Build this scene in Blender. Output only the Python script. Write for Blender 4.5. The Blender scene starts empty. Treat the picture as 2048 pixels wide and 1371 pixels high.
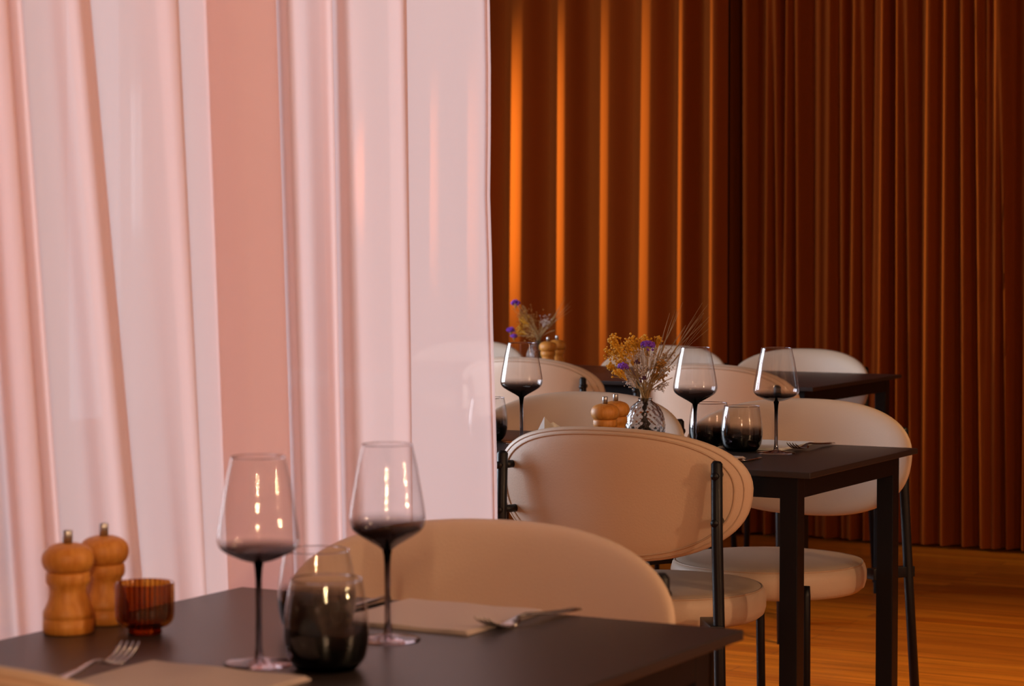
import bpy, bmesh, math, random
from mathutils import Vector, Matrix
random.seed(7)
S = bpy.context.scene
C = S.collection
PI = math.pi
R = math.radians

# ------------------------------------------------------------------ camera
F = 4800.0                    # focal length in pixels of the 2048 x 1371 frame
HCAM = 1.173
YAW = R(28.9)
PITCH = math.atan(213.5 / F)
cam_d = bpy.data.cameras.new('camera'); cam = bpy.data.objects.new('camera', cam_d); C.objects.link(cam)
cam.location = (0, 0, HCAM)
cam.rotation_euler = (PI / 2 - PITCH, 0, YAW)
cam_d.sensor_width = 36; cam_d.lens = F / 2048 * 36
cam_d.clip_start = .05
cam_d.dof.use_dof = True; cam_d.dof.focus_distance = 4.75; cam_d.dof.aperture_fstop = 8.6
S.camera = cam
CM = cam.rotation_euler.to_matrix()

def ray(px, py):
    d = CM @ Vector(((px - 1024) / F, -(py - 685.5) / F, -1)); return d
def on_z(px, py, z):
    d = ray(px, py); t = (z - HCAM) / d.z; return Vector((0, 0, HCAM)) + d * t
def on_x(px, x):              # y where the sight column px crosses the plane x
    d = ray(px, 472); return d.y / d.x * x
def on_y(px, y):
    d = ray(px, 472); return d.x / d.y * y
def at_depth(px, py, v):      # the point of the sight line at world y = v
    d = ray(px, py); t = v / d.y; return Vector((0, 0, HCAM)) + d * t

# ------------------------------------------------------------------ world, lights, exposure
S.view_settings.view_transform = 'Standard'; S.view_settings.look = 'None'
S.view_settings.exposure = 0.0; S.view_settings.gamma = 1; S.view_settings.use_curve_mapping = False
w = bpy.data.worlds.new('world'); S.world = w; w.use_nodes = True
w.node_tree.nodes['Background'].inputs[0].default_value = (.75, .85, 1, 1)
w.node_tree.nodes['Background'].inputs[1].default_value = .5
S.cycles.max_bounces = 12; S.cycles.transparent_max_bounces = 32; S.cycles.transmission_bounces = 10
S.cycles.diffuse_bounces = 4; S.cycles.glossy_bounces = 5
S.cycles.use_denoising = True
S.cycles.caustics_reflective = False; S.cycles.caustics_refractive = False
S.cycles.sample_clamp_indirect = 4

def area(name, loc, aim, sx, sy, p, col):
    l = bpy.data.lights.new(name, 'AREA'); l.shape = 'RECTANGLE'; l.size = sx; l.size_y = sy; l.energy = p; l.color = col
    o = bpy.data.objects.new(name, l); C.objects.link(o); o.location = loc
    o.rotation_euler = (Vector(aim) - Vector(loc)).to_track_quat('-Z', 'Z').to_euler(); return o
def point(name, loc, p, col, r=.04):
    l = bpy.data.lights.new(name, 'POINT'); l.energy = p; l.color = col; l.shadow_soft_size = r
    o = bpy.data.objects.new(name, l); C.objects.link(o); o.location = loc; return o
def spot(name, loc, aim, p, col, ang, blend=.6, r=.05):
    l = bpy.data.lights.new(name, 'SPOT'); l.energy = p; l.color = col; l.shadow_soft_size = r
    l.spot_size = R(ang); l.spot_blend = blend
    o = bpy.data.objects.new(name, l); C.objects.link(o); o.location = loc
    o.rotation_euler = (Vector(aim) - Vector(loc)).to_track_quat('-Z', 'Y').to_euler(); return o
WARM = (1, .635, .345); DAY = (.80, .88, 1.0)
XW = -6.4                                           # the window wall
area('daylight', (XW - .12, 4.65, 1.5), (0, 4.65, 1.5), 4.9, 2.6, 610, DAY)
area('daylight', (XW - .12, 8.1, 1.5), (0, 8.1, 1.5), .6, 2.3, 10, DAY)
# two upright rows of bare bulbs in the room behind the camera: they make the streaks in the glasses
for k in range(5):
    point('string_bulb', (.50 + .01 * k, -1.05, 1.60 + .12 * k), 31, WARM, .03)
    point('string_bulb', (2.42, 2.92 + .03 * k, 1.46 + .11 * k), 26, WARM, .03)
for (x, y, z, p, r) in ((-.9, -1.6, 2.5, 14, .1), (1.9, 4.9, 2.5, 10, .1), (.6, 2.6, 2.75, 32, .1), (-.6, 3.6, 2.8, 14, .1)):
    point('ceiling_bulb', (x, y, z), p, WARM, r)
spot('wall_lamp', (-6.15, 8.15, 1.45), (-3.9, 8.66, 1.35), 560, (1, .86, .33), 55, 1.0, .06)
spot('ceiling_spot', (-1.0, 5.4, 2.75), (-1.7, 6.1, 0), 200, (1, .6, .22), 52)
# ------------------------------------------------------------------ materials
def mat(name, col, rough=.5, metal=0, bump=None, **kw):
    m = bpy.data.materials.new(name); m.use_nodes = True; nt = m.node_tree; b = nt.nodes['Principled BSDF']
    b.inputs['Base Color'].default_value = (*col, 1); b.inputs['Roughness'].default_value = rough; b.inputs['Metallic'].default_value = metal
    for k, v in kw.items(): b.inputs[k.replace('_', ' ')].default_value = v
    if bump:
        sc, st = bump
        tc = nt.nodes.new('ShaderNodeTexCoord'); n = nt.nodes.new('ShaderNodeTexNoise'); n.inputs['Scale'].default_value = sc
        bp = nt.nodes.new('ShaderNodeBump'); bp.inputs['Strength'].default_value = st; bp.inputs['Distance'].default_value = .002
        nt.links.new(tc.outputs['Object'], n.inputs['Vector']); nt.links.new(n.outputs['Fac'], bp.inputs['Height']); nt.links.new(bp.outputs[0], b.inputs['Normal'])
    return m
M = {}
M['leather'] = mat('cream_leather', (.60, .45, .34), .5, bump=(260, .15))
M['piping'] = mat('cream_piping', (.50, .36, .26), .55)
M['black'] = mat('black_steel', (.004, .004, .006), .4, Specular_IOR_Level=.3)
M['table'] = mat('black_tabletop', (.028, .021, .021), .36, bump=(900, .08))
M['steel'] = mat('cutlery_steel', (.55, .52, .5), .22, 1)
M['tip'] = mat('brushed_tip', (.5, .5, .52), .35, 1)
M['napkin'] = mat('taupe_napkin', (.55, .46, .44), .9, bump=(500, .3))
M['napkin_white'] = mat('white_napkin', (.8, .78, .76), .9)
M['wall'] = mat('beige_plaster', (.50, .36, .30), .85, bump=(60, .2))
M['dark_wall'] = mat('dark_wall', (.05, .035, .03), .8)
M['ceiling'] = mat('ceiling_paint', (.16, .12, .10), .9)
M['frame'] = mat('window_frame_paint', (.6, .58, .56), .5)
M['purple'] = mat('purple_petals', (.22, .05, .55), .8)
M['plum'] = mat('plum_petals', (.10, .03, .07), .8)
M['yellow'] = mat('yellow_blossom', (.72, .36, .02), .8)
M['straw'] = mat('dry_straw', (.42, .27, .12), .8)
M['pale'] = mat('pale_blossom', (.62, .52, .47), .9)
M['ochre'] = mat('ochre_seed', (.42, .20, .04), .8)

def wood(name, c1, c2, scale=40, rough=.5):
    m = mat(name, c1, rough); nt = m.node_tree; b = nt.nodes['Principled BSDF']
    tc = nt.nodes.new('ShaderNodeTexCoord'); mp = nt.nodes.new('ShaderNodeMapping'); mp.inputs['Scale'].default_value = (1, 1, .12)
    n = nt.nodes.new('ShaderNodeTexNoise'); n.inputs['Scale'].default_value = scale * 4; n.inputs['Detail'].default_value = 4
    r = nt.nodes.new('ShaderNodeValToRGB'); r.color_ramp.elements[0].color = (*c1, 1); r.color_ramp.elements[1].color = (*c2, 1)
    r.color_ramp.elements[0].position = .3; r.color_ramp.elements[1].position = .7
    nt.links.new(tc.outputs['Object'], mp.inputs[0]); nt.links.new(mp.outputs[0], n.inputs['Vector']); nt.links.new(n.outputs['Fac'], r.inputs[0]); nt.links.new(r.outputs[0], b.inputs['Base Color'])
    return m
M['oak'] = wood('oiled_oak', (.52, .18, .02), (.68, .29, .05))

def floor_mat():
    m = mat('floor_planks', (.5, .2, .05), .32); nt = m.node_tree; b = nt.nodes['Principled BSDF']
    tc = nt.nodes.new('ShaderNodeTexCoord'); br = nt.nodes.new('ShaderNodeTexBrick')
    br.inputs['Scale'].default_value = 1; br.inputs['Brick Width'].default_value = 1.3; br.inputs['Row Height'].default_value = .075
    br.inputs['Mortar Size'].default_value = .0012; br.inputs['Color1'].default_value = (.64, .20, .014, 1); br.inputs['Color2'].default_value = (.44, .115, .008, 1)
    br.inputs['Mortar'].default_value = (.10, .04, .01, 1); br.offset = .37
    mp = nt.nodes.new('ShaderNodeMapping'); mp.inputs['Scale'].default_value = (.8, 14, 1)
    n = nt.nodes.new('ShaderNodeTexNoise'); n.inputs['Scale'].default_value = 3; n.inputs['Detail'].default_value = 6
    mx = nt.nodes.new('ShaderNodeMixRGB'); mx.blend_type = 'MULTIPLY'; mx.inputs[0].default_value = .7
    r = nt.nodes.new('ShaderNodeValToRGB'); r.color_ramp.elements[0].color = (.45, .4, .35, 1); r.color_ramp.elements[1].color = (1.15, 1.1, 1, 1)
    r.color_ramp.elements[0].position = .3; r.color_ramp.elements[1].position = .65
    nt.links.new(tc.outputs['Object'], br.inputs['Vector']); nt.links.new(tc.outputs['Object'], mp.inputs[0]); nt.links.new(mp.outputs[0], n.inputs['Vector'])
    nt.links.new(n.outputs['Fac'], r.inputs[0]); nt.links.new(br.outputs['Color'], mx.inputs[1]); nt.links.new(r.outputs[0], mx.inputs[2]); nt.links.new(mx.outputs[0], b.inputs['Base Color'])
    return m
M['floor'] = floor_mat()

def smoky(name, z0, z1, dark, clear, thin=True, mid=None):
    """glass tinted smoke grey from z0 (dark) up to z1 (clear), object space"""
    m = bpy.data.materials.new(name); m.use_nodes = True; nt = m.node_tree; nt.nodes.clear()
    out = nt.nodes.new('ShaderNodeOutputMaterial')
    tc = nt.nodes.new('ShaderNodeTexCoord'); sp = nt.nodes.new('ShaderNodeSeparateXYZ'); mr = nt.nodes.new('ShaderNodeMapRange')
    mr.inputs['From Min'].default_value = z0; mr.inputs['From Max'].default_value = z1
    r = nt.nodes.new('ShaderNodeValToRGB'); r.color_ramp.interpolation = 'EASE'
    r.color_ramp.elements[0].color = (*dark, 1); r.color_ramp.elements[1].color = (*clear, 1)
    if mid: e = r.color_ramp.elements.new(mid[0]); e.color = (*mid[1], 1)
    nt.links.new(tc.outputs['Object'], sp.inputs[0]); nt.links.new(sp.outputs[2], mr.inputs[0]); nt.links.new(mr.outputs[0], r.inputs[0])
    if thin:
        t = nt.nodes.new('ShaderNodeBsdfTransparent'); g = nt.nodes.new('ShaderNodeBsdfGlossy'); g.inputs['Roughness'].default_value = .015
        fr = nt.nodes.new('ShaderNodeFresnel'); fr.inputs[0].default_value = 1.5
        ge = nt.nodes.new('ShaderNodeNewGeometry')
        ml = nt.nodes.new('ShaderNodeMath'); ml.operation = 'MULTIPLY'; ml.inputs[1].default_value = 1.6; ml.use_clamp = True
        # the shell is a single wall: use the outside index on both faces
        mi = nt.nodes.new('ShaderNodeMix'); mi.data_type = 'FLOAT'; mi.inputs[2].default_value = 1.5; mi.inputs[3].default_value = 1 / 1.5
        nt.links.new(ge.outputs['Backfacing'], mi.inputs[0]); nt.links.new(mi.outputs[0], fr.inputs[0])
        mx = nt.nodes.new('ShaderNodeMixShader')
        nt.links.new(r.outputs[0], t.inputs[0]); nt.links.new(fr.outputs[0], ml.inputs[0]); nt.links.new(ml.outputs[0], mx.inputs[0])
        nt.links.new(t.outputs[0], mx.inputs[1]); nt.links.new(g.outputs[0], mx.inputs[2]); nt.links.new(mx.outputs[0], out.inputs[0])
    else:
        g = nt.nodes.new('ShaderNodeBsdfGlass'); g.inputs['IOR'].default_value = 1.5; g.inputs['Roughness'].default_value = .02
        nt.links.new(r.outputs[0], g.inputs[0]); nt.links.new(g.outputs[0], out.inputs[0])
    return m
BK = (.035, .03, .03); CL = (.97, .965, .97)
M['bowl_round'] = smoky('smoky_bowl', .106, .131, BK, CL, mid=(.5, (.12, .10, .105)))
M['bowl_cone'] = smoky('smoky_bowl_deep', .106, .142, BK, CL, mid=(.5, (.14, .11, .11)))
M['stem'] = smoky('smoky_stem', .0, .10, (.75, .72, .74), (.02, .02, .02), thin=False, mid=(.55, (.42, .39, .40)))
M['foot'] = smoky('clear_foot', .0, .01, (.92, .88, .9), (.92, .88, .9), thin=False)
M['tumbler'] = smoky('smoky_tumbler', 0.022, .056, (.004, .004, .005), CL, mid=(.5, (.17, .155, .16)))
M['tumbler_base'] = smoky('tumbler_base', .0, .02, (.03, .03, .03), (.05, .05, .05), thin=False)
M['amber'] = smoky('amber_glass', .0, .06, (.72, .42, .10), (.86, .58, .19), thin=True)
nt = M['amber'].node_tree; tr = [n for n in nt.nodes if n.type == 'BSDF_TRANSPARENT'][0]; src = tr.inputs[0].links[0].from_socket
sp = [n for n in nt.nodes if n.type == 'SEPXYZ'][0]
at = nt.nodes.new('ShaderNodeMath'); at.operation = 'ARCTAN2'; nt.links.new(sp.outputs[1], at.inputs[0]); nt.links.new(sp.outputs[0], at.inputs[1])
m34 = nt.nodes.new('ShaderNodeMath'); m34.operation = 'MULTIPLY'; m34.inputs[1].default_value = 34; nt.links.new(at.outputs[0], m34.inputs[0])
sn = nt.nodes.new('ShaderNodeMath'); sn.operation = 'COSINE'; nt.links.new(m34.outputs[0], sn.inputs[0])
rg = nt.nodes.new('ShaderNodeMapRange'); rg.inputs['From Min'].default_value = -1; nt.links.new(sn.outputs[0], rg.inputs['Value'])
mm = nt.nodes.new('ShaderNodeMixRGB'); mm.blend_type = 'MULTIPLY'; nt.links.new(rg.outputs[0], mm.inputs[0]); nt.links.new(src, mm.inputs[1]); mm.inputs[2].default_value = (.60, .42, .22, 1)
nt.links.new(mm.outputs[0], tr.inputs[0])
M['amber_solid'] = smoky('amber_glass_base', .0, .06, (.4, .12, .01), (.5, .18, .02), thin=False)
M['clear'] = smoky('clear_cut_glass', .0, .1, (.93, .93, .93), (.93, .93, .93), thin=False)

def cloth(name, col, fdiff, ftrans, fclear, weave=900, bump=.1):
    m = bpy.data.materials.new(name); m.use_nodes = True; nt = m.node_tree; nt.nodes.clear()
    out = nt.nodes.new('ShaderNodeOutputMaterial')
    d = nt.nodes.new('ShaderNodeBsdfDiffuse'); t = nt.nodes.new('ShaderNodeBsdfTranslucent'); c = nt.nodes.new('ShaderNodeBsdfTransparent')
    d.inputs[0].default_value = (*col, 1); t.inputs[0].default_value = (*col, 1)
    m1 = nt.nodes.new('ShaderNodeMixShader'); m1.inputs[0].default_value = ftrans / (fdiff + ftrans)
    m2 = nt.nodes.new('ShaderNodeMixShader'); m2.inputs[0].default_value = fclear
    tc = nt.nodes.new('ShaderNodeTexCoord'); n = nt.nodes.new('ShaderNodeTexNoise'); n.inputs['Scale'].default_value = weave
    bp = nt.nodes.new('ShaderNodeBump'); bp.inputs['Strength'].default_value = bump; bp.inputs['Distance'].default_value = .001
    nt.links.new(tc.outputs['Object'], n.inputs['Vector']); nt.links.new(n.outputs['Fac'], bp.inputs['Height'])
    nt.links.new(bp.outputs[0], d.inputs['Normal'])
    nt.links.new(d.outputs[0], m1.inputs[1]); nt.links.new(t.outputs[0], m1.inputs[2]); nt.links.new(m1.outputs[0], m2.inputs[1]); nt.links.new(c.outputs[0], m2.inputs[2])
    nt.links.new(m2.outputs[0], out.inputs[0]); return m
M['sheer'] = cloth('pink_sheer', (.955, .775, .765), .34, .66, .13)
M['rust'] = cloth('rust_velvet', (.20, .043, .007), .97, .03, 0, weave=300, bump=.3)

# ------------------------------------------------------------------ mesh helpers
def obj(name, bm, m, parent=None, smooth=True):
    me = bpy.data.meshes.new(name)
    bmesh.ops.recalc_face_normals(bm, faces=bm.faces[:]) if len(bm.faces) else None
    bm.to_mesh(me); bm.free(); me.materials.append(m)
    for p in me.polygons: p.use_smooth = smooth
    o = bpy.data.objects.new(name, me); C.objects.link(o)
    if parent: o.parent = parent
    return o
def box(bm, x0, x1, y0, y1, z0, z1, bev=0, mtx=None):
    vs = [bm.verts.new((x, y, z)) for x in (x0, x1) for y in (y0, y1) for z in (z0, z1)]
    idx = ((0, 1, 3, 2), (4, 6, 7, 5), (0, 4, 5, 1), (2, 3, 7, 6), (0, 2, 6, 4), (1, 5, 7, 3))
    fs = [bm.faces.new([vs[i] for i in f]) for f in idx]
    bmesh.ops.recalc_face_normals(bm, faces=fs)
    if bev:
        es = list({e for f in fs for e in f.edges})
        r = bmesh.ops.bevel(bm, geom=es, offset=bev, segments=2, affect='EDGES', profile=.7)
    if mtx is not None:
        bmesh.ops.transform(bm, matrix=mtx, verts=[v for v in vs if v.is_valid] if not bev else list({v for f in r['faces'] for v in f.verts} | {v for v in vs if v.is_valid}))
    return bm
def lathe(bm, prof, n=48, close_top=False, close_bot=False, rib=None):
    rings = []
    for (r, z) in prof:
        if r < 1e-6: rings.append([bm.verts.new((0, 0, z))]); continue
        rg = []
        for i in range(n):
            a = 2 * PI * i / n; rr = r * (1 + (rib(a, z) if rib else 0))
            rg.append(bm.verts.new((rr * math.cos(a), rr * math.sin(a), z)))
        rings.append(rg)
    for a, b in zip(rings, rings[1:]):
        for i in range(n):
            j = (i + 1) % n
            if len(a) == 1 and len(b) == 1: continue
            if len(a) == 1: bm.faces.new((a[0], b[i], b[j]))
            elif len(b) == 1: bm.faces.new((a[i], a[j], b[0]))
            else: bm.faces.new((a[i], a[j], b[j], b[i]))
    return bm
def tube(bm, pts, r, n=8, cap=True):
    pts = [Vector(p) for p in pts]; rings = []
    rs = r if isinstance(r, (list, tuple)) else [r] * len(pts)
    for k, p in enumerate(pts):
        d = (pts[min(k + 1, len(pts) - 1)] - pts[max(k - 1, 0)]).normalized()
        up = Vector((0, 0, 1)) if abs(d.z) < .95 else Vector((1, 0, 0))
        s = d.cross(up).normalized(); t = s.cross(d)
        rings.append([bm.verts.new(p + (s * math.cos(2 * PI * i / n) + t * math.sin(2 * PI * i / n)) * rs[k]) for i in range(n)])
    for a, b in zip(rings, rings[1:]):
        for i in range(n): bm.faces.new((a[i], a[(i + 1) % n], b[(i + 1) % n], b[i]))
    if cap: bm.faces.new(rings[0][::-1]); bm.faces.new(rings[-1])
    return bm
def loop_tube(bm, pts, r, n=6):
    pts = [Vector(p) for p in pts]; N = len(pts); rings = []
    for k, p in enumerate(pts):
        d = (pts[(k + 1) % N] - pts[k - 1]).normalized(); s = d.cross(Vector((0, 1, 0))).normalized(); t = s.cross(d)
        rings.append([bm.verts.new(p + (s * math.cos(2 * PI * i / n) + t * math.sin(2 * PI * i / n)) * r) for i in range(n)])
    for k in range(N):
        a, b = rings[k], rings[(k + 1) % N]
        for i in range(n): bm.faces.new((a[i], a[(i + 1) % n], b[(i + 1) % n], b[i]))
    return bm
def smoothpath(prof, sub=5):
    """Catmull-Rom through the profile points"""
    P = [Vector(p) for p in prof]; out = []
    for i in range(len(P) - 1):
        p0, p1, p2, p3 = P[max(i - 1, 0)], P[i], P[i + 1], P[min(i + 2, len(P) - 1)]
        for k in range(sub):
            t = k / sub
            out.append(.5 * ((2 * p1) + (-p0 + p2) * t + (2 * p0 - 5 * p1 + 4 * p2 - p3) * t * t + (-p0 + 3 * p1 - 3 * p2 + p3) * t ** 3))
    out.append(P[-1]); return [tuple(v) for v in out]
def tag(o, label=None, cat=None, group=None, kind=None):
    if label: o['label'] = label
    if cat: o['category'] = cat
    if group: o['group'] = group
    if kind: o['kind'] = kind
    return o
def thing(name, loc=(0, 0, 0), rz=0):
    o = bpy.data.objects.new(name, None); C.objects.link(o); o.location = loc; o.rotation_euler = (0, 0, rz); o.empty_display_size = .05; return o
def copy_tree(o, parent=None):
    c = o.copy(); C.objects.link(c); c.parent = parent
    for ch in [k for k in bpy.data.objects if k.parent == o]: copy_tree(ch, c)
    return c

# ------------------------------------------------------------------ the room
X0, X1, Y0, Y1, ZC = XW, 2.6, -3.0, 9.1, 2.9
def struct(name, bm, m, smooth=False):
    o = obj(name, bm, m, None, smooth); o['kind'] = 'structure'; return o
struct('floor', box(bmesh.new(), X0 - .2, X1 + .2, Y0 - .2, Y1 + .2, -.1, 0), M['floor'])
struct('ceiling', box(bmesh.new(), X0 - .2, X1 + .2, Y0 - .2, Y1 + .2, ZC, ZC + .1), M['ceiling'])
struct('wall_back', box(bmesh.new(), X0 - .2, X1 + .2, Y1, Y1 + .15, 0, ZC), M['dark_wall'])
struct('wall_front', box(bmesh.new(), X0 - .2, X1 + .2, Y0 - .15, Y0, 0, ZC), M['wall'])
struct('wall_right', box(bmesh.new(), X1, X1 + .15, Y0, Y1, 0, ZC), M['wall'])
bm = bmesh.new()
WINS = [(2.2, 7.1), (7.8, 8.4)]
ys = [Y0] + [v for wv in WINS for v in wv] + [Y1]
for a, b in zip(ys[::2], ys[1::2]): box(bm, X0 - .2, X0, a, b, 0, ZC)
for a, b in WINS: box(bm, X0 - .2, X0, a, b, 0, .35); box(bm, X0 - .2, X0, a, b, 2.65, ZC)
struct('wall_left', bm, M['wall'])
glass = smoky('window_pane', 0, 1, (.98, .98, .98), (.98, .98, .98))
for k, (a, b) in enumerate(WINS):
    bm = bmesh.new()
    for (c0, c1) in ((a, a + .05), (b - .05, b)): box(bm, X0 - .1, X0 - .04, c0, c1, .35, 2.65)
    for (c0, c1) in ((.35, .40), (2.6, 2.65)): box(bm, X0 - .1, X0 - .04, a + .05, b - .05, c0, c1)
    n = max(1, round((b - a) / 1.1))
    for i in range(1, n): c = a + (b - a) * i / n; box(bm, X0 - .1, X0 - .04, c - .02, c + .02, .4, 2.6)
    wn = struct('window_%d' % (k + 1), bm, M['frame'])
    bm = bmesh.new(); box(bm, X0 - .073, X0 - .067, a + .05, b - .05, .4, 2.6); obj('window_glass', bm, glass, wn, False)
struct('baseboard_back', box(bmesh.new(), X0, X1, Y1 - .02, Y1, 0, .09, .003), M['dark_wall'])
struct('baseboard_right', box(bmesh.new(), X1 - .02, X1, Y0, Y1 - .03, 0, .09, .003), M['dark_wall'])

# ------------------------------------------------------------------ curtains
def sheet(cols, zs, fn, thick=0):
    bm = bmesh.new(); g = [[bm.verts.new(fn(c, z)) for z in zs] for c in cols]
    for a, b in zip(g, g[1:]):
        for i in range(len(zs) - 1): bm.faces.new((a[i], b[i], b[i + 1], a[i + 1]))
    return bm
# rust curtains on a straight ceiling track in front of the back wall
YC = 8.70
def bump_profile(crests, mm):
    def f(u, z):
        v = 0
        for (c, wd, am, ln) in crests:
            t = (u - c - ln * (1.5 - z)) / wd
            if abs(t) < 4: v += 1.35 * am * math.exp(-t * t)
        return v + mm * math.sin(u * 31 + .4 * math.sin(z * 2 + u * 5))
    return f
k1 = [1046, 1135, 1215, 1301, 1383, 1438]
k2 = [(1503, 14, .055), (1545, 9, .05), (1564, 7, .045), (1584, 8, .05), (1607, 10, .055), (1640, 9, .02), (1668, 9, .05), (1690, 8, .03), (1718, 10, .055), (1738, 8, .045), (1758, 8, .03),
      (1774, 8, .05), (1805, 9, .055), (1825, 9, .05), (1864, 14, .045), (1900, 11, .055), (1934, 11, .05), (1965, 9, .05), (1982, 7, .03), (1999, 8, .05), (2014, 7, .05), (2064, 9, .05)]
def crest(ks):
    r = []
    for (px, wpx, am) in ks:
        c = on_y(px, YC); wd = (on_y(px + 10, YC) - on_y(px - 10, YC)) / 20 * wpx
        r.append((c, wd, am, random.uniform(-.004, .02)))
    return r
c2 = crest(k2)
c1 = [on_y(p, YC) for p in k1]
while c1[0] > X0 + .35: c1.insert(0, c1[0] - random.uniform(.17, .21))
def saw(u, z):
    """each fold: a steep narrow flank facing left, then a long flat panel running back to the right"""
    cs = [c + .006 * math.sin(i * 2.1) * (1.5 - z) - .006 * (1.5 - z) for i, c in enumerate(c1)]
    if u < cs[0] - .03: return 0
    k = max(i for i, c in enumerate(cs) if c - .03 <= u)
    nx = (cs[k + 1] if k + 1 < len(cs) else cs[k] + .13) - .03
    t = (u - cs[k] + .03) / (nx - cs[k] + .03); f = .56
    am = .062 + .01 * math.sin(k * 1.7)
    e = t / f if t < f else 1 - (t - f) / (1 - f)
    return am * (.5 - .5 * math.cos(PI * e)) * .75 + am * e * .25 + .10
x = on_y(2045, YC)
while x < X1 - .4:
    x += random.uniform(.05, .1); c2.append((x, .022, .05, .005))
def rust_curtain(name, f, u0, u1):
    n = int((u1 - u0) / .006); cols = [u0 + (u1 - u0) * i / n for i in range(n + 1)]
    zs = [.012 + (ZC - .03 - .012) * i / 12 for i in range(13)]
    return obj(name, sheet(cols, zs, lambda u, z: (u, YC - f(u, z), z)), M['rust'])
us = on_y(1478, YC)
tag(rust_curtain('curtain', saw, X0 + .06, us), 'rust orange floor curtain with widely spaced glowing folds, left half of the back wall', 'curtain', 'rust curtains along the back wall')
tag(rust_curtain('curtain', bump_profile(c2, .004), us - .04, X1 - .06), 'dark rust floor curtain with tight narrow pleats, right half of the back wall', 'curtain', 'rust curtains along the back wall')

# pink sheer hung beside the tables, parallel to their left edges
XS = -1.895
KN = [(-260, 0), (-215, -.03), (-200, .01), (-120, -.02), (-100, .015), (-60, -.01), (-30, .01), (10, .025), (15, .012), (8, 0), (-20, -.005), (-26, -.015), (-18, -.02), (20, .012), (38, .024), (42, .014), (36, .005), (31, -.006), (38, -.014), (90, -.006), (130, .018), (172, .034), (179, .024), (172, .012), (142, .006), (134, -.006), (142, -.018), (186, -.020),
      (240, 0), (305, .035), (352, .052), (357, .038), (350, .024), (318, .016), (312, 0), (320, -.014), (360, -.01), (410, .01), (480, .04), (546, .05), (552, .036), (546, .022), (480, .012), (415, .01), (408, -.006), (415, -.02), (480, -.035), (550, -.036),
      (578, -.012), (610, -.004), (638, .012), (660, .026), (666, .016), (659, .006), (646, 0), (640, -.012), (646, -.022), (672, -.02), (700, .006), (760, .022), (808, .035), (814, .022), (808, .010), (785, .004), (777, -.008), (784, -.02), (824, -.02), (900, 0), (960, .010), (972, .02), (978, .012)]
LEAN = [(-300, 60), (0, 70), (60, 75), (180, 92), (260, 80), (355, 45), (480, 22), (550, 28), (665, 16), (815, 9), (990, 9)]
def lerp(tab, x):
    if x <= tab[0][0]: return tab[0][1]
    for (a, va), (b, vb) in zip(tab, tab[1:]):
        if x <= b: return va + (vb - va) * (x - a) / (b - a)
    return tab[-1][1]
path = smoothpath([(a, b * 1000, 0) for a, b in KN], 6)
path = [(p[0], p[1] / 1000) for p in path]
def sheer_pt(c, z):
    px0, du = c
    h = max(-.9, min(1.9, 1.5 - z))
    px = px0 + lerp(LEAN, px0) * h / .69
    if px0 > 955: px += 3 * math.sin(z * 9 + 1) + (4 if z < 1.2 else 0)
    u = XS + du * (1 + .25 * math.sin(z * 1.7 + px0 * .01))
    return (u, on_x(px, u), z)
zs = [.02 + (ZC - .04 - .02) * i / 28 for i in range(29)]
sh = obj('sheer_curtain', sheet(path, zs, sheer_pt), M['sheer'])
tag(sh, 'floor length sheer pink curtain hanging behind and left of the nearest table', 'curtain')

# ------------------------------------------------------------------ tables
T = .72
def table(x0, x1, y0, y1, label):
    cx, cy = (x0 + x1) / 2, (y0 + y1) / 2; a, b = (x1 - x0) / 2, (y1 - y0) / 2
    t = thing('dining_table', (cx, cy, 0)); tag(t, label, 'table', 'black restaurant tables')
    obj('tabletop', box(bmesh.new(), -a, a, -b, b, T - .012, T, .002), M['table'], t, False)
    bm = bmesh.new(); ix, iy, h = a - .035, b - .02, .042
    for s in (-1, 1):
        box(bm, -ix, ix, s * iy - (.02 if s > 0 else 0), s * iy + (.02 if s < 0 else 0), T - .0125 - h, T - .0125)
        box(bm, s * ix - (.02 if s > 0 else 0), s * ix + (.02 if s < 0 else 0), -iy + .02, iy - .02, T - .0125 - h, T - .0125)
    obj('apron', bm, M['black'], t, False)
    for sx in (-1, 1):
        for sy in (-1, 1):
            px_, py_ = sx * (ix - .018), sy * (iy - .019)
            obj('leg', box(bmesh.new(), px_ - .0185, px_ + .0185, py_ - .0185, py_ + .0185, 0, T - .013, .002), M['black'], t, False)
    return t
table(-1.80, -1.095, 1.72, 2.537, 'nearest black table, with amber candle cup and two tall wine glasses on it')
table(-3.05, -1.715, 4.29, 4.905, 'middle black table, its right end with two stubby tumblers and clear vase')
table(-4.75, -2.68, 6.72, 7.50, 'farthest black table, in front of the rust curtains')

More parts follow.
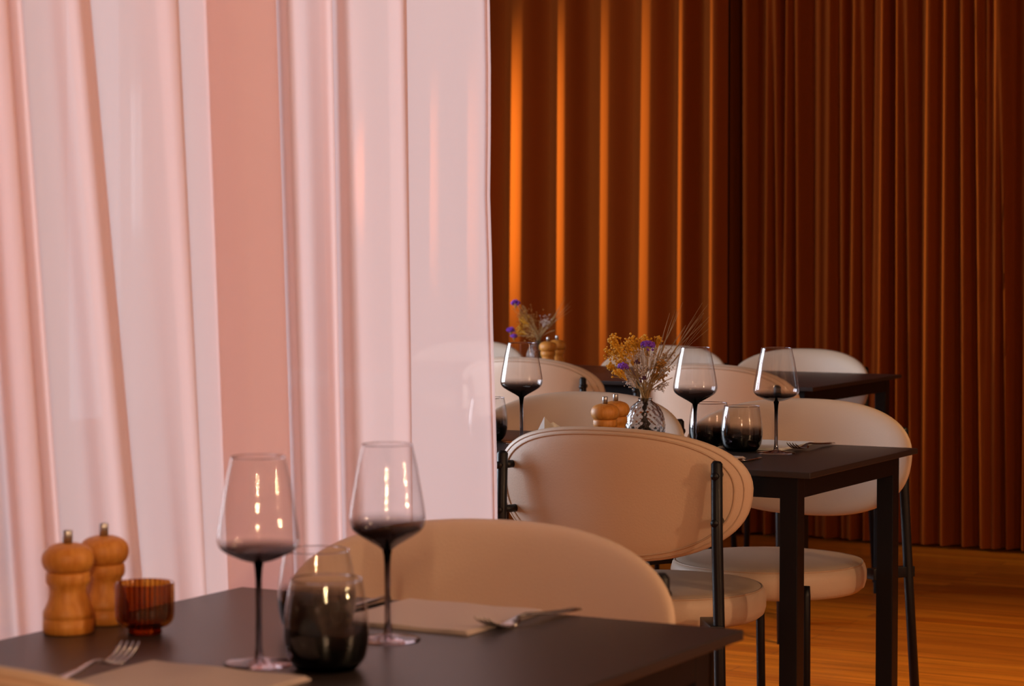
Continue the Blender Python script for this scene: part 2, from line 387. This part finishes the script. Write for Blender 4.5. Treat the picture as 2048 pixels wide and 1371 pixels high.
# ------------------------------------------------------------------ chairs
BW, BH, BZ = .272, .133, .668
def back_pt(rho, a, side):
    cx, sx = math.cos(a), math.sin(a)
    ex = 2 / 2.45
    X = BW * rho * math.copysign(abs(cx) ** ex, cx); Z = BH * rho * math.copysign(abs(sx) ** ex, sx)
    t = Z / BH; X *= 1 + .07 * t - .03 * t * t
    th = .024 * (1 - rho ** 7) ** .5 if rho < 1 else 0
    y = .075 * (X / BW) ** 2 - .10 * Z
    return Vector((X, -.24 + y + side * th * (1 if side > 0 else .75), BZ + Z))
def make_chair():
    t = thing('dining_chair')
    bm = bmesh.new(); n = 72; rh = [.2, .4, .6, .75, .85, .91, .95, .975, .99, 1]
    grids = {}
    edge = [bm.verts.new(back_pt(1, 2 * PI * i / n, 1)) for i in range(n)]
    for side in (1, -1):
        c = bm.verts.new(back_pt(0, 0, side)); prev = None
        for r in rh:
            rg = edge if r == 1 else [bm.verts.new(back_pt(r, 2 * PI * i / n, side)) for i in range(n)]
            for i in range(n):
                j = (i + 1) % n
                if prev is None: bm.faces.new((c, rg[i], rg[j]))
                else: bm.faces.new((prev[i], prev[j], rg[j], rg[i]))
            prev = rg
    back = obj('backrest', bm, M['leather'], t)
    bm = bmesh.new()
    loop_tube(bm, [back_pt(.90, 2 * PI * i / n, -1) for i in range(n)], .0022)
    loop_tube(bm, [back_pt(.955, 2 * PI * i / n, -1) for i in range(n)], .0016)
    obj('piping', bm, M['piping'], back)
    # seat: thick round cushion
    prof = [(0, .394), (.17, .394), (.200, .397), (.211, .406), (.215, .42), (.2155, .44), (.212, .453), (.203, .461), (.18, .465), (.1, .468), (0, .469)]
    bm = bmesh.new(); lathe(bm, prof, 56); seat = obj('seat', bm, M['leather'], t)
    bm = bmesh.new(); loop = [Vector((.207 * math.cos(2 * PI * i / 56), .207 * math.sin(2 * PI * i / 56), .4585)) for i in range(56)]
    pts = loop; N = len(pts); rings = []
    for k, p in enumerate(pts):
        o = p.copy(); o.z = 0; o.normalize()
        rings.append([bm.verts.new(p + (o * math.cos(2 * PI * i / 6) + Vector((0, 0, 1)) * math.sin(2 * PI * i / 6)) * .0022) for i in range(6)])
    for k in range(N):
        a, b = rings[k], rings[(k + 1) % N]
        for i in range(6): bm.faces.new((a[i], a[(i + 1) % 6], b[(i + 1) % 6], b[i]))
    obj('piping', bm, M['piping'], seat)
    for s in (-1, 1):
        bm = bmesh.new(); tube(bm, [(s * .258, -.272, 0), (s * .240, -.248, .40), (s * .231, -.240, .60), (s * .229, -.238, .738), (s * .229, -.237, .743)], [.011, .011, .011, .011, .007], 12)
        leg = obj('rear_leg', bm, M['black'], t)
        for z in (.715, .625):
            bm = bmesh.new(); tube(bm, [(s * .230, -.238, z), (s * .218, -.195, z)], .008, 10); tube(bm, [(s * .231, -.254, z), (s * .230, -.244, z)], .0075, 10)
            obj('bolt', bm, M['black'], leg)
        bm = bmesh.new(); tube(bm, [(s * .156, .170, 0), (s * .152, .163, .41), (s * .152, .161, .432)], [.009, .009, .007], 12); obj('front_leg', bm, M['black'], t)
        bm = bmesh.new(); box(bm, -.04, .075, -.013, .013, -.012, .012, .002, Matrix.Translation((s * .20, -.2, .418)) @ Matrix.Rotation(math.atan2(-.12, s * .08), 4, 'Z'))
        obj('bracket', bm, M['black'], t)
    return t
ch0 = make_chair()
GC = 'round-backed cream chairs'
CH = [ # x, y of the backrest, facing, turn, x scale, label
    (-1.47, 1.61, 1, 0, 1, 'cream chair at the bottom left corner, only the top of its backrest showing'),
    (-1.507, 2.735, -1, R(6), 1.0, 'cream chair across the nearest table, backrest rising behind the folded taupe napkin'),
    (-2.104, 4.195, 1, 0, 1.025, 'cream chair seen from behind in the centre, black posts and seam piping showing'),
    (-2.055, 5.135, -1, R(1), 1, 'cream chair at the right end of the middle table, full round seat visible'),
    (-2.595, 5.11, -1, R(2), 1, 'cream chair behind the wooden mills and the clear vase'),
    (-3.56, 6.50, 1, 0, .95, 'taupe-lit chair back behind the leftmost wine glass of the middle table'),
    (-2.895, 6.42, 1, 0, .98, 'chair back seen behind the middle wine glass, near side of the farthest table'),
    (-3.075, 7.66, -1, 0, .92, 'pale chair at far right of the farthest table, against the tight pleats'),
    (-3.59, 7.66, -1, 0, .92, 'pale chair on the far side behind the long dried grasses'),
    (-4.38, 7.66, -1, 0, .92, 'pale chair at the far left, just beside the edge of the sheer curtain'),
]
for i, (x, y, f, rz, sx, lab) in enumerate(CH):
    c = ch0 if i == 0 else copy_tree(ch0)
    a = rz + (0 if f > 0 else PI)
    c.location = (x, y + .24 * f, 0); c.rotation_euler = (0, 0, a); c.scale = (sx, 1, .985 if i > 6 else 1)
    tag(c, lab, 'chair', GC)

# ------------------------------------------------------------------ glassware
def wine_glass(kind):
    t = thing('wine_glass')
    if kind == 'round':
        prof = [(.0, .1075), (.006, .108), (.016, .1105), (.027, .1150), (.036, .1195), (.0415, .1245), (.0437, .1310), (.0430, .1400), (.0405, .1560), (.0375, .1740), (.0340, .1950), (.0288, .2200)]
        neck = .1085
    else:
        prof = [(.0, .100), (.005, .1015), (.012, .1065), (.023, .1130), (.034, .1200), (.0405, .1265), (.0428, .1345), (.0422, .1440), (.0398, .1600), (.0370, .1760), (.0335, .1960), (.0282, .2200)]
        neck = .102
    pr = smoothpath([(r, z, 0) for r, z in prof], 4)
    bm = bmesh.new(); lathe(bm, [(max(p[0], 0), p[1]) for p in pr], 64)
    bowl = obj('bowl', bm, M['bowl_round' if kind == 'round' else 'bowl_cone'], t)
    bm = bmesh.new(); lathe(bm, [(.0288 if kind == 'round' else .0282, .2195), (.0292 if kind == 'round' else .0286, .2203), (.0286 if kind == 'round' else .028, .2207), (.0284 if kind == 'round' else .0278, .22)], 48)
    obj('rim', bm, M['foot'], bowl)
    sp = [(0, neck + .0005), (.0055, neck), (.0042, neck - .007), (.0034, neck - .018), (.0032, .05), (.0034, .02), (.0045, .009), (.006, .0052), (0, .005)]
    bm = bmesh.new(); lathe(bm, sp, 24); obj('stem', bm, M['stem'], t)
    fp = [(0, .0002), (.0365, .0002), (.0372, .0012), (.034, .0022), (.02, .0038), (.0062, .0065), (0, .0072)]
    bm = bmesh.new(); lathe(bm, fp, 48); obj('foot', bm, M['foot'], t)
    return t
def tumbler():
    t = thing('tumbler')
    prof = [(.0330, .004), (.0395, .010), (.0432, .022), (.0448, .036), (.0442, .052), (.0420, .070), (.0390, .086), (.0372, .0945)]
    pr = smoothpath([(r, z, 0) for r, z in prof], 4)
    bm = bmesh.new(); lathe(bm, [(p[0], p[1]) for p in pr], 64); body = obj('body', bm, M['tumbler'], t)
    bm = bmesh.new(); lathe(bm, [(0, .0003), (.030, .0003), (.0345, .004), (.0388, .0095), (.0415, .0165), (.041, .018), (.030, .0145), (0, .012)], 48); obj('base', bm, M['tumbler_base'], t)
    bm = bmesh.new(); lathe(bm, [(.0372, .094), (.0378, .0949), (.0372, .0953), (.0368, .0945)], 48); obj('rim', bm, M['foot'], body)
    return t
wr, wc, tb = wine_glass('round'), wine_glass('cone'), tumbler()
GW, GT = 'smoke-tinted wine glasses', 'smoke-tinted tumblers'
used = set()
def put(src, px, py, label, cat, group, sx=1, rz=0, z=T):
    o = src if src.name not in used else copy_tree(src); used.add(src.name)
    p = on_z(px, py, z); o.location = (p.x, p.y, z + .0002); o.rotation_euler = (0, 0, rz); o.scale = (sx, sx, 1)
    return tag(o, label, cat, group)
put(wr, 518, 1327, 'left wine glass on the nearest table, in front of the salmon folds', 'wine glass', GW)
put(wc, 775, 1279, 'wine glass on the nearest table standing beside the taupe napkin', 'wine glass', GW)
put(wr, 1552, 906, 'rightmost wine glass, on the middle table beside the fork', 'wine glass', GW, 1.10)
put(wc, 1390, 904, 'middle-table wine glass between the dried bouquet and the tumblers', 'wine glass', GW, 1.08)
put(wc, 1043, 886, 'leftmost wine glass on the middle table, near the sheer curtain edge', 'wine glass', GW, 1.08)
put(tb, 653, 1337, 'front tumbler of the overlapping pair on the nearest table, dark base', 'tumbler', GT)
put(tb, 634, 1264, 'tumbler half hidden behind the front tumbler on the nearest table', 'tumbler', GT)
put(tb, 1483, 901, 'front right tumbler of the pair on the middle table', 'tumbler', GT)
put(tb, 1419, 893, 'back left tumbler of the pair, beside the wine glass stem', 'tumbler', GT)
put(tb, 975, 880, 'tumbler cut off by the edge of the sheer curtain', 'tumbler', GT)

# ------------------------------------------------------------------ mills
def mill():
    t = thing('pepper_mill')
    prof = [(0, .0002), (.0275, .0002), (.029, .0015), (.0292, .0165), (.0280, .0172), (.0290, .0180), (.0288, .0245), (.026, .031), (.0225, .040), (.0210, .047), (.0215, .053), (.0245, .0570), (.0252, .0600), (.0252, .0670), (.0240, .0700), (.020, .0705), (0, .0705)]
    bm = bmesh.new(); lathe(bm, prof, 48); obj('body', bm, M['oak'], t)
    hp = smoothpath([(.0235, .0708, 0), (.0275, .0750, 0), (.0300, .083, 0), (.0285, .092, 0), (.0225, .0985, 0), (.0125, .1022, 0), (.005, .1030, 0)], 4)
    bm = bmesh.new(); lathe(bm, [(0, .0708)] + [(p[0], p[1]) for p in hp] + [(0, .103)], 48); obj('head', bm, M['oak'], t)
    bm = bmesh.new(); lathe(bm, [(0, .1025), (.0055, .1025), (.0055, .1165), (.0048, .1175), (0, .1175)], 20); obj('tip', bm, M['tip'], t)
    return t
ml = mill(); GM = 'pairs of turned wooden mills'
put(ml, 137, 1264, 'front left wooden mill on the nearest table', 'pepper mill', GM)
put(ml, 209, 1245, 'wooden mill behind its twin, beside the amber candle cup', 'pepper mill', GM, .97, .8)
put(ml, 1210, 905, 'left wooden mill of the pair on the middle table', 'pepper mill', GM, 1, .3)
put(ml, 1231, 898, 'wooden mill tucked between its twin and the clear vase', 'pepper mill', GM, 1, 1.3)
put(ml, 1096, 744, 'left blurred wooden mill on the farthest table', 'pepper mill', GM, 1, .3)
put(ml, 1114, 740, 'right blurred wooden mill on the farthest table', 'pepper mill', GM, 1, 2)

# amber candle cup
t = thing('candle_holder'); p = on_z(290, 1266, T); t.scale = (1, 1, .96); t.location = (p.x, p.y, T + .0002)
tag(t, 'ribbed amber glass candle cup beside the wooden mills', 'candle holder')
rib = lambda a, z: .018 * abs(math.sin(a * 17)) if z > .012 else 0
prof = smoothpath([(.0215, .008, 0), (.028, .0105, 0), (.0322, .018, 0), (.0332, .03, 0), (.0332, .045, 0), (.0332, .060, 0)], 4)
bm = bmesh.new(); lathe(bm, [(a, b) for a, b, _ in prof], 204, rib=rib); cup = obj('cup', bm, M['amber'], t)
bm = bmesh.new(); lathe(bm, [(.0332, .0597), (.034, .0604), (.0334, .0612), (.0312, .0608), (.0308, .055), (.0306, .03), (.0295, .02), (.024, .0145), (0, .0140)], 72); obj('inner_wall', bm, M['amber'], cup)
bm = bmesh.new(); lathe(bm, [(0, .0002), (.0185, .0002), (.0195, .002), (.0185, .0055), (.0215, .0085), (.015, .0125), (0, .012)], 48); obj('foot', bm, M['amber_solid'], t)

# ------------------------------------------------------------------ cutlery and napkins
def ribbon(bm, st):
    """st: (y, halfwidth, z, thickness) stations -> closed bar"""
    rings = []
    for (y, hw, z, th) in st:
        rings.append([bm.verts.new(q) for q in ((-hw, y, z), (-hw * .6, y, z + th), (hw * .6, y, z + th), (hw, y, z), (0, y, z - th * .2))])
    for a, b in zip(rings, rings[1:]):
        for i in range(5): bm.faces.new((a[i], a[(i + 1) % 5], b[(i + 1) % 5], b[i]))
    bm.faces.new(rings[0][::-1]); bm.faces.new(rings[-1])
def fork():                    # handle end at y=0, tips at +y
    t = thing('fork'); bm = bmesh.new()
    ribbon(bm, [(0, .006, .0035, .002), (.004, .0095, .0035, .0025), (.03, .009, .0035, .003), (.07, .006, .006, .003), (.105, .0028, .009, .0035), (.12, .003, .0085, .003), (.127, .0085, .006, .002), (.136, .0125, .003, .0016), (.146, .013, .0018, .0016)])
    obj('handle', bm, M['steel'], t)
    for k in range(4):
        x = -.0099 + k * .0066; bm = bmesh.new(); rg = []
        for (y, z, hw) in ((.144, .0018, .0022), (.156, .0022, .0019), (.17, .0050, .0018), (.184, .0110, .0014), (.192, .0165, .0007)):
            rg.append([bm.verts.new(q) for q in ((x - hw, y, z), (x - hw, y, z + .0016), (x + hw, y, z + .0016), (x + hw, y, z))])
        for a, b in zip(rg, rg[1:]):
            for i in range(4): bm.faces.new((a[i], a[(i + 1) % 4], b[(i + 1) % 4], b[i]))
        bm.faces.new(rg[0][::-1]); bm.faces.new(rg[-1]); obj('tine', bm, M['steel'], t)
    return t
def knife():
    t = thing('knife'); bm = bmesh.new()
    ribbon(bm, [(0, .005, .002, .004), (.004, .008, .001, .007), (.05, .0075, .001, .007), (.10, .006, .001, .006), (.112, .0045, .002, .005)]); obj('handle', bm, M['steel'], t)
    bm = bmesh.new(); ribbon(bm, [(.110, .005, .0028, .0024), (.125, .0095, .001, .002), (.18, .0102, .0006, .0016), (.205, .008, .0006, .0014), (.216, .002, .0006, .001)]); obj('blade', bm, M['steel'], t)
    return t
fk, kn = fork(), knife()
def lay(src, x, y, ang, label, cat, group, dz=.0004):
    o = src if src.name not in used else copy_tree(src); used.add(src.name)
    o.location = (x, y, T + dz); o.rotation_euler = (0, 0, ang); return tag(o, label, cat, group)
lay(fk, -1.539, 1.834, R(12), 'fork beside the near napkin, tines toward the candle cup', 'fork', 'steel forks', .0055)
lay(fk, -1.322, 2.56, PI + R(-8), 'fork right of the taupe napkin facing the opposite chair', 'fork', 'steel forks')
lay(fk, -1.905, 4.895, PI + R(-6), 'small fork at the far right edge of the middle table', 'fork', 'steel forks')
lay(kn, -1.566, 2.52, PI + R(2), 'knife left of the taupe napkin on the nearest table', 'knife', 'steel knives')
lay(kn, -1.915, 4.32, R(2), 'knife on the middle table below the rightmost wine glass', 'knife', 'steel knives')
lay(kn, -2.135, 4.89, PI + R(1), 'knife behind the tumbler pair on the middle table', 'knife', 'steel knives')
def napkin(x0, x1, y0, y1, label, m=None):
    t = thing('napkin', ((x0 + x1) / 2, (y0 + y1) / 2, T + .0004)); a, b = (x1 - x0) / 2, (y1 - y0) / 2
    bm = bmesh.new(); nx, ny = 14, 14
    for L in range(3):
        sh_ = .0015 * L; z0 = L * .0016
        g = [[bm.verts.new((-a + sh_ + 2 * (a - sh_) * i / nx, -b + sh_ * .5 + 2 * (b - sh_) * j / ny, z0 + .0014 + .0006 * math.sin(i * .9 + j * .5 + L))) for j in range(ny + 1)] for i in range(nx + 1)]
        g2 = [[bm.verts.new((v.co.x, v.co.y, z0)) for v in row] for row in g]
        for i in range(nx):
            for j in range(ny):
                bm.faces.new((g[i][j], g[i + 1][j], g[i + 1][j + 1], g[i][j + 1])); bm.faces.new((g2[i][j], g2[i][j + 1], g2[i + 1][j + 1], g2[i + 1][j]))
        for i in range(nx):
            bm.faces.new((g[i][0], g2[i][0], g2[i + 1][0], g[i + 1][0])); bm.faces.new((g[i][ny], g[i + 1][ny], g2[i + 1][ny], g2[i][ny]))
        for j in range(ny):
            bm.faces.new((g[0][j], g[0][j + 1], g2[0][j + 1], g2[0][j])); bm.faces.new((g[nx][j], g2[nx][j], g2[nx][j + 1], g[nx][j + 1]))
    me = bpy.data.meshes.new('napkin'); bm.to_mesh(me); bm.free(); me.materials.append(m or M['napkin'])
    o = bpy.data.objects.new('napkin', me); C.objects.link(o); o.location = t.location; bpy.data.objects.remove(t)
    return tag(o, label, 'napkin', 'folded napkins')
napkin(-1.542, -1.352, 2.345, 2.532, 'flat folded taupe napkin at the far side of the nearest table')
napkin(-1.555, -1.355, 1.80, 2.03, 'flat folded taupe napkin at the bottom edge of the photo')
napkin(-2.115, -1.945, 4.70, 4.895, 'pale napkin at the far edge of the middle table behind the tumblers', M['napkin_white'])
napkin(-2.12, -1.94, 4.31, 4.50, 'napkin on the middle table just past the centre chair back')
# a white napkin tip standing up behind the centre chair
p = on_z(1100, 893, T); bm = bmesh.new()
base = [(-.045, -.02, 0), (.045, -.025, 0), (.05, .02, 0), (-.04, .025, 0)]
bv = [bm.verts.new(q) for q in base]; tp = [bm.verts.new(q) for q in ((-.020, 0, .066), (-.004, .006, .046), (.016, .004, .052), (.040, 0, .040))]
for a, b, c in ((0, 1, 1), (1, 2, 3), (2, 3, 2)): pass
for f in ((bv[0], bv[1], tp[3], tp[2], tp[1], tp[0]), (bv[3], tp[0], tp[1], tp[2], tp[3], bv[2]), (bv[1], bv[2], tp[3]), (bv[0], tp[0], bv[3]), (bv[0], bv[3], bv[2], bv[1])): bm.faces.new(f)
o = obj('napkin', bm, M['napkin_white'], None, False); o.location = (p.x, p.y, T + .0004); o.rotation_euler = (0, 0, YAW + .9)
tag(o, 'white folded napkin peak showing just above the centre chair back', 'napkin', 'folded napkins')

# ------------------------------------------------------------------ vases and dried bouquets
def vase(px, py, label):
    t = thing('vase'); p = on_z(px, py, T); t.location = (p.x, p.y, T + .0002); tag(t, label, 'vase', 'cut glass bud vases')
    prof = smoothpath([(.030, .0015, 0), (.039, .006, 0), (.0435, .02, 0), (.0440, .036, 0), (.0405, .056, 0), (.0320, .073, 0), (.0205, .084, 0), (.0150, .089, 0), (.0165, .094, 0)], 4)
    dia = lambda a, z: .03 * (abs(math.sin(a * 8 + z * 230)) + abs(math.sin(a * 8 - z * 230)) - 1) if .006 < z < .082 else 0
    bm = bmesh.new(); lathe(bm, [(0, .0015)] + [(a, b) for a, b, _ in smoothpath([(p[0], p[1], 0) for p in prof], 2)] + [(.0145, .0935), (.0135, .089), (.019, .082), (.030, .071), (.0375, .055), (.041, .036), (.040, .02), (.035, .009), (0, .007)], 128, rib=dia)
    obj('body', bm, M['clear'], t); return t
vase(1290, 880, 'clear cut glass vase holding the dried bouquet, middle table')
vase(1078, 735, 'clear vase on the farthest table, mostly hidden by a chair back')

def ball(bm, c, r, sub=1, jit=.25, sq=1):
    g = bmesh.ops.create_icosphere(bm, subdivisions=sub, radius=r)
    for v in g['verts']: v.co = Vector((v.co.x, v.co.y, v.co.z * sq)) * (1 + random.uniform(-jit, jit)) + Vector(c)
def bouquet(px, py, v, label, spec):
    """spec in pixels of the photograph relative to nothing: every head gets a place at its own depth around the vase"""
    vp = on_z(px, py, T); t = thing('dried_bouquet', (vp.x, vp.y, T + .02)); tag(t, label, 'flowers', 'dried flower bouquets')
    O = Vector((vp.x, vp.y, T + .02))
    def W(q, dv): return at_depth(q[0], q[1], vp.y + dv) - O
    neck = Vector((0, 0, .075)); foot = Vector((0, 0, -.005))
    stems = bmesh.new()
    def stem(end, r=.0008):
        nk = neck + Vector((random.uniform(-.008, .008), random.uniform(-.008, .008), 0))
        ft = foot + Vector((-nk.x * 2, -nk.y * 2, 0)); mid = nk.lerp(end, .5) + Vector((0, 0, .008))
        tube(stems, smoothpath([ft, nk, mid, end], 3), r, 5)
    for (x, y, r) in spec['purple']:
        r *= 1.2; e = W((x, y), random.uniform(-.02, .02)); stem(e, .0011); bm = bmesh.new()
        for k in range(70):
            d = Vector((random.gauss(0, 1), random.gauss(0, 1), random.gauss(0, .6) + .4)).normalized() * r * random.uniform(.6, 1)
            ball(bm, e + Vector((d.x, d.y, d.z * .75)), r * .2, 1, .3)
        obj('purple_flower', bm, M['purple'], t, False)
        bm = bmesh.new(); tube(bm, [e - Vector((0, 0, r * 1.4)), e - Vector((0, 0, r * .5)), e], [.001, r * .35, r * .5], 8); o = obj('calyx', bm, M['straw'], t)
    for (x, y, r) in spec['plum']:
        e = W((x, y), -.02); stem(e); bm = bmesh.new()
        for k in range(14): ball(bm, e + Vector((random.gauss(0, r * .4), random.gauss(0, r * .4), random.gauss(0, r * .4))), r * .35)
        obj('plum_flower', bm, M['plum'], t, False)
    for key, m, nm, dens, br in (('yellow', M['yellow'], 'yellow_spray', 60, .0026), ('pale', M['pale'], 'pale_spray', 46, .0017), ('ochre', M['ochre'], 'seed_head', 34, .0024)):
        for (x, y, r) in spec.get(key, ()):
            e = W((x, y), random.uniform(-.03, .03)); bm = bmesh.new(); root = e.lerp(neck, .35); stem(root)
            for k in range(dens):
                d = e + Vector((random.gauss(0, r * .5), random.gauss(0, r * .5), random.gauss(0, r * .5)))
                ball(bm, d, br * random.uniform(.7, 1.3), 1)
                if k % 2 == 0: tube(bm, [root, root.lerp(d, .6) + Vector((0, 0, .003)), d], .0004, 3)
            obj(nm, bm, m, t, False)
    for (x, y) in spec['grass']:
        e = W((x, y), random.uniform(-.02, .03)); st = neck.lerp(e, .42); stem(st, .0010); bm = bmesh.new()
        tube(bm, [st, st.lerp(e, .18), st.lerp(e, .3)], [.0008, .0018, .0007], 6)
        for k in range(4):
            tip = e + Vector((random.uniform(-.012, .012), random.uniform(-.012, .012), random.uniform(-.03, .006)))
            tube(bm, [st.lerp(e, random.uniform(.05, .28)), st.lerp(tip, .6) + Vector((random.uniform(-.002, .002), 0, .002)), tip], [.0004, .00035, .0002], 3)
        obj('grass_ear', bm, M['straw'], t)
    for (x, y) in spec['twig']: stem(W((x, y), random.uniform(-.03, .03)), .0009)
    obj('stems', stems, M['straw'], t); return t
bouquet(1290, 880, 0, 'dried bouquet with purple heads and bright yellow sprays, middle table', {
    'purple': [(1296, 692, .0135), (1247, 733, .010)], 'plum': [(1275, 723, .006), (1287, 756, .008)],
    'yellow': [(1228, 680, .016), (1223, 702, .017), (1240, 708, .018), (1255, 698, .015), (1272, 690, .015), (1262, 682, .012), (1292, 678, .009), (1318, 678, .006), (1221, 733, .008), (1236, 744, .009), (1245, 716, .014)],
    'pale': [(1285, 738, .013), (1264, 716, .016), (1283, 707, .015), (1306, 712, .018), (1338, 716, .018), (1332, 735, .014), (1252, 748, .012), (1262, 765, .012), (1325, 770, .014)],
    'ochre': [(1322, 726, .009), (1316, 738, .010), (1324, 752, .010), (1311, 752, .008), (1330, 712, .006)],
    'grass': [(1358, 608), (1408, 606), (1413, 638), (1342, 628), (1398, 622), (1366, 640)],
    'twig': [(1250, 700), (1262, 690), (1300, 700), (1310, 695), (1330, 690), (1340, 735), (1345, 755), (1338, 765), (1240, 735), (1270, 730), (1297, 720), (1318, 715), (1280, 700), (1335, 748)]})
bouquet(1078, 735, 0, 'blurred dried bouquet with purple tips above the farthest table', {
    'purple': [(1031, 606, .013), (1022, 660, .012), (1028, 672, .010)], 'plum': [],
    'yellow': [(1048, 640, .018), (1040, 662, .016)],
    'pale': [(1090, 640, .020)],
    'ochre': [(1062, 634, .034), (1050, 655, .034), (1062, 672, .034), (1045, 625, .026), (1074, 655, .03)],
    'grass': [(1132, 596), (1142, 604), (1125, 618), (1112, 622), (1104, 640), (1128, 605)],
    'twig': [(1045, 610), (1060, 630), (1098, 650), (1080, 640), (1052, 650), (1092, 640), (1110, 660)]})
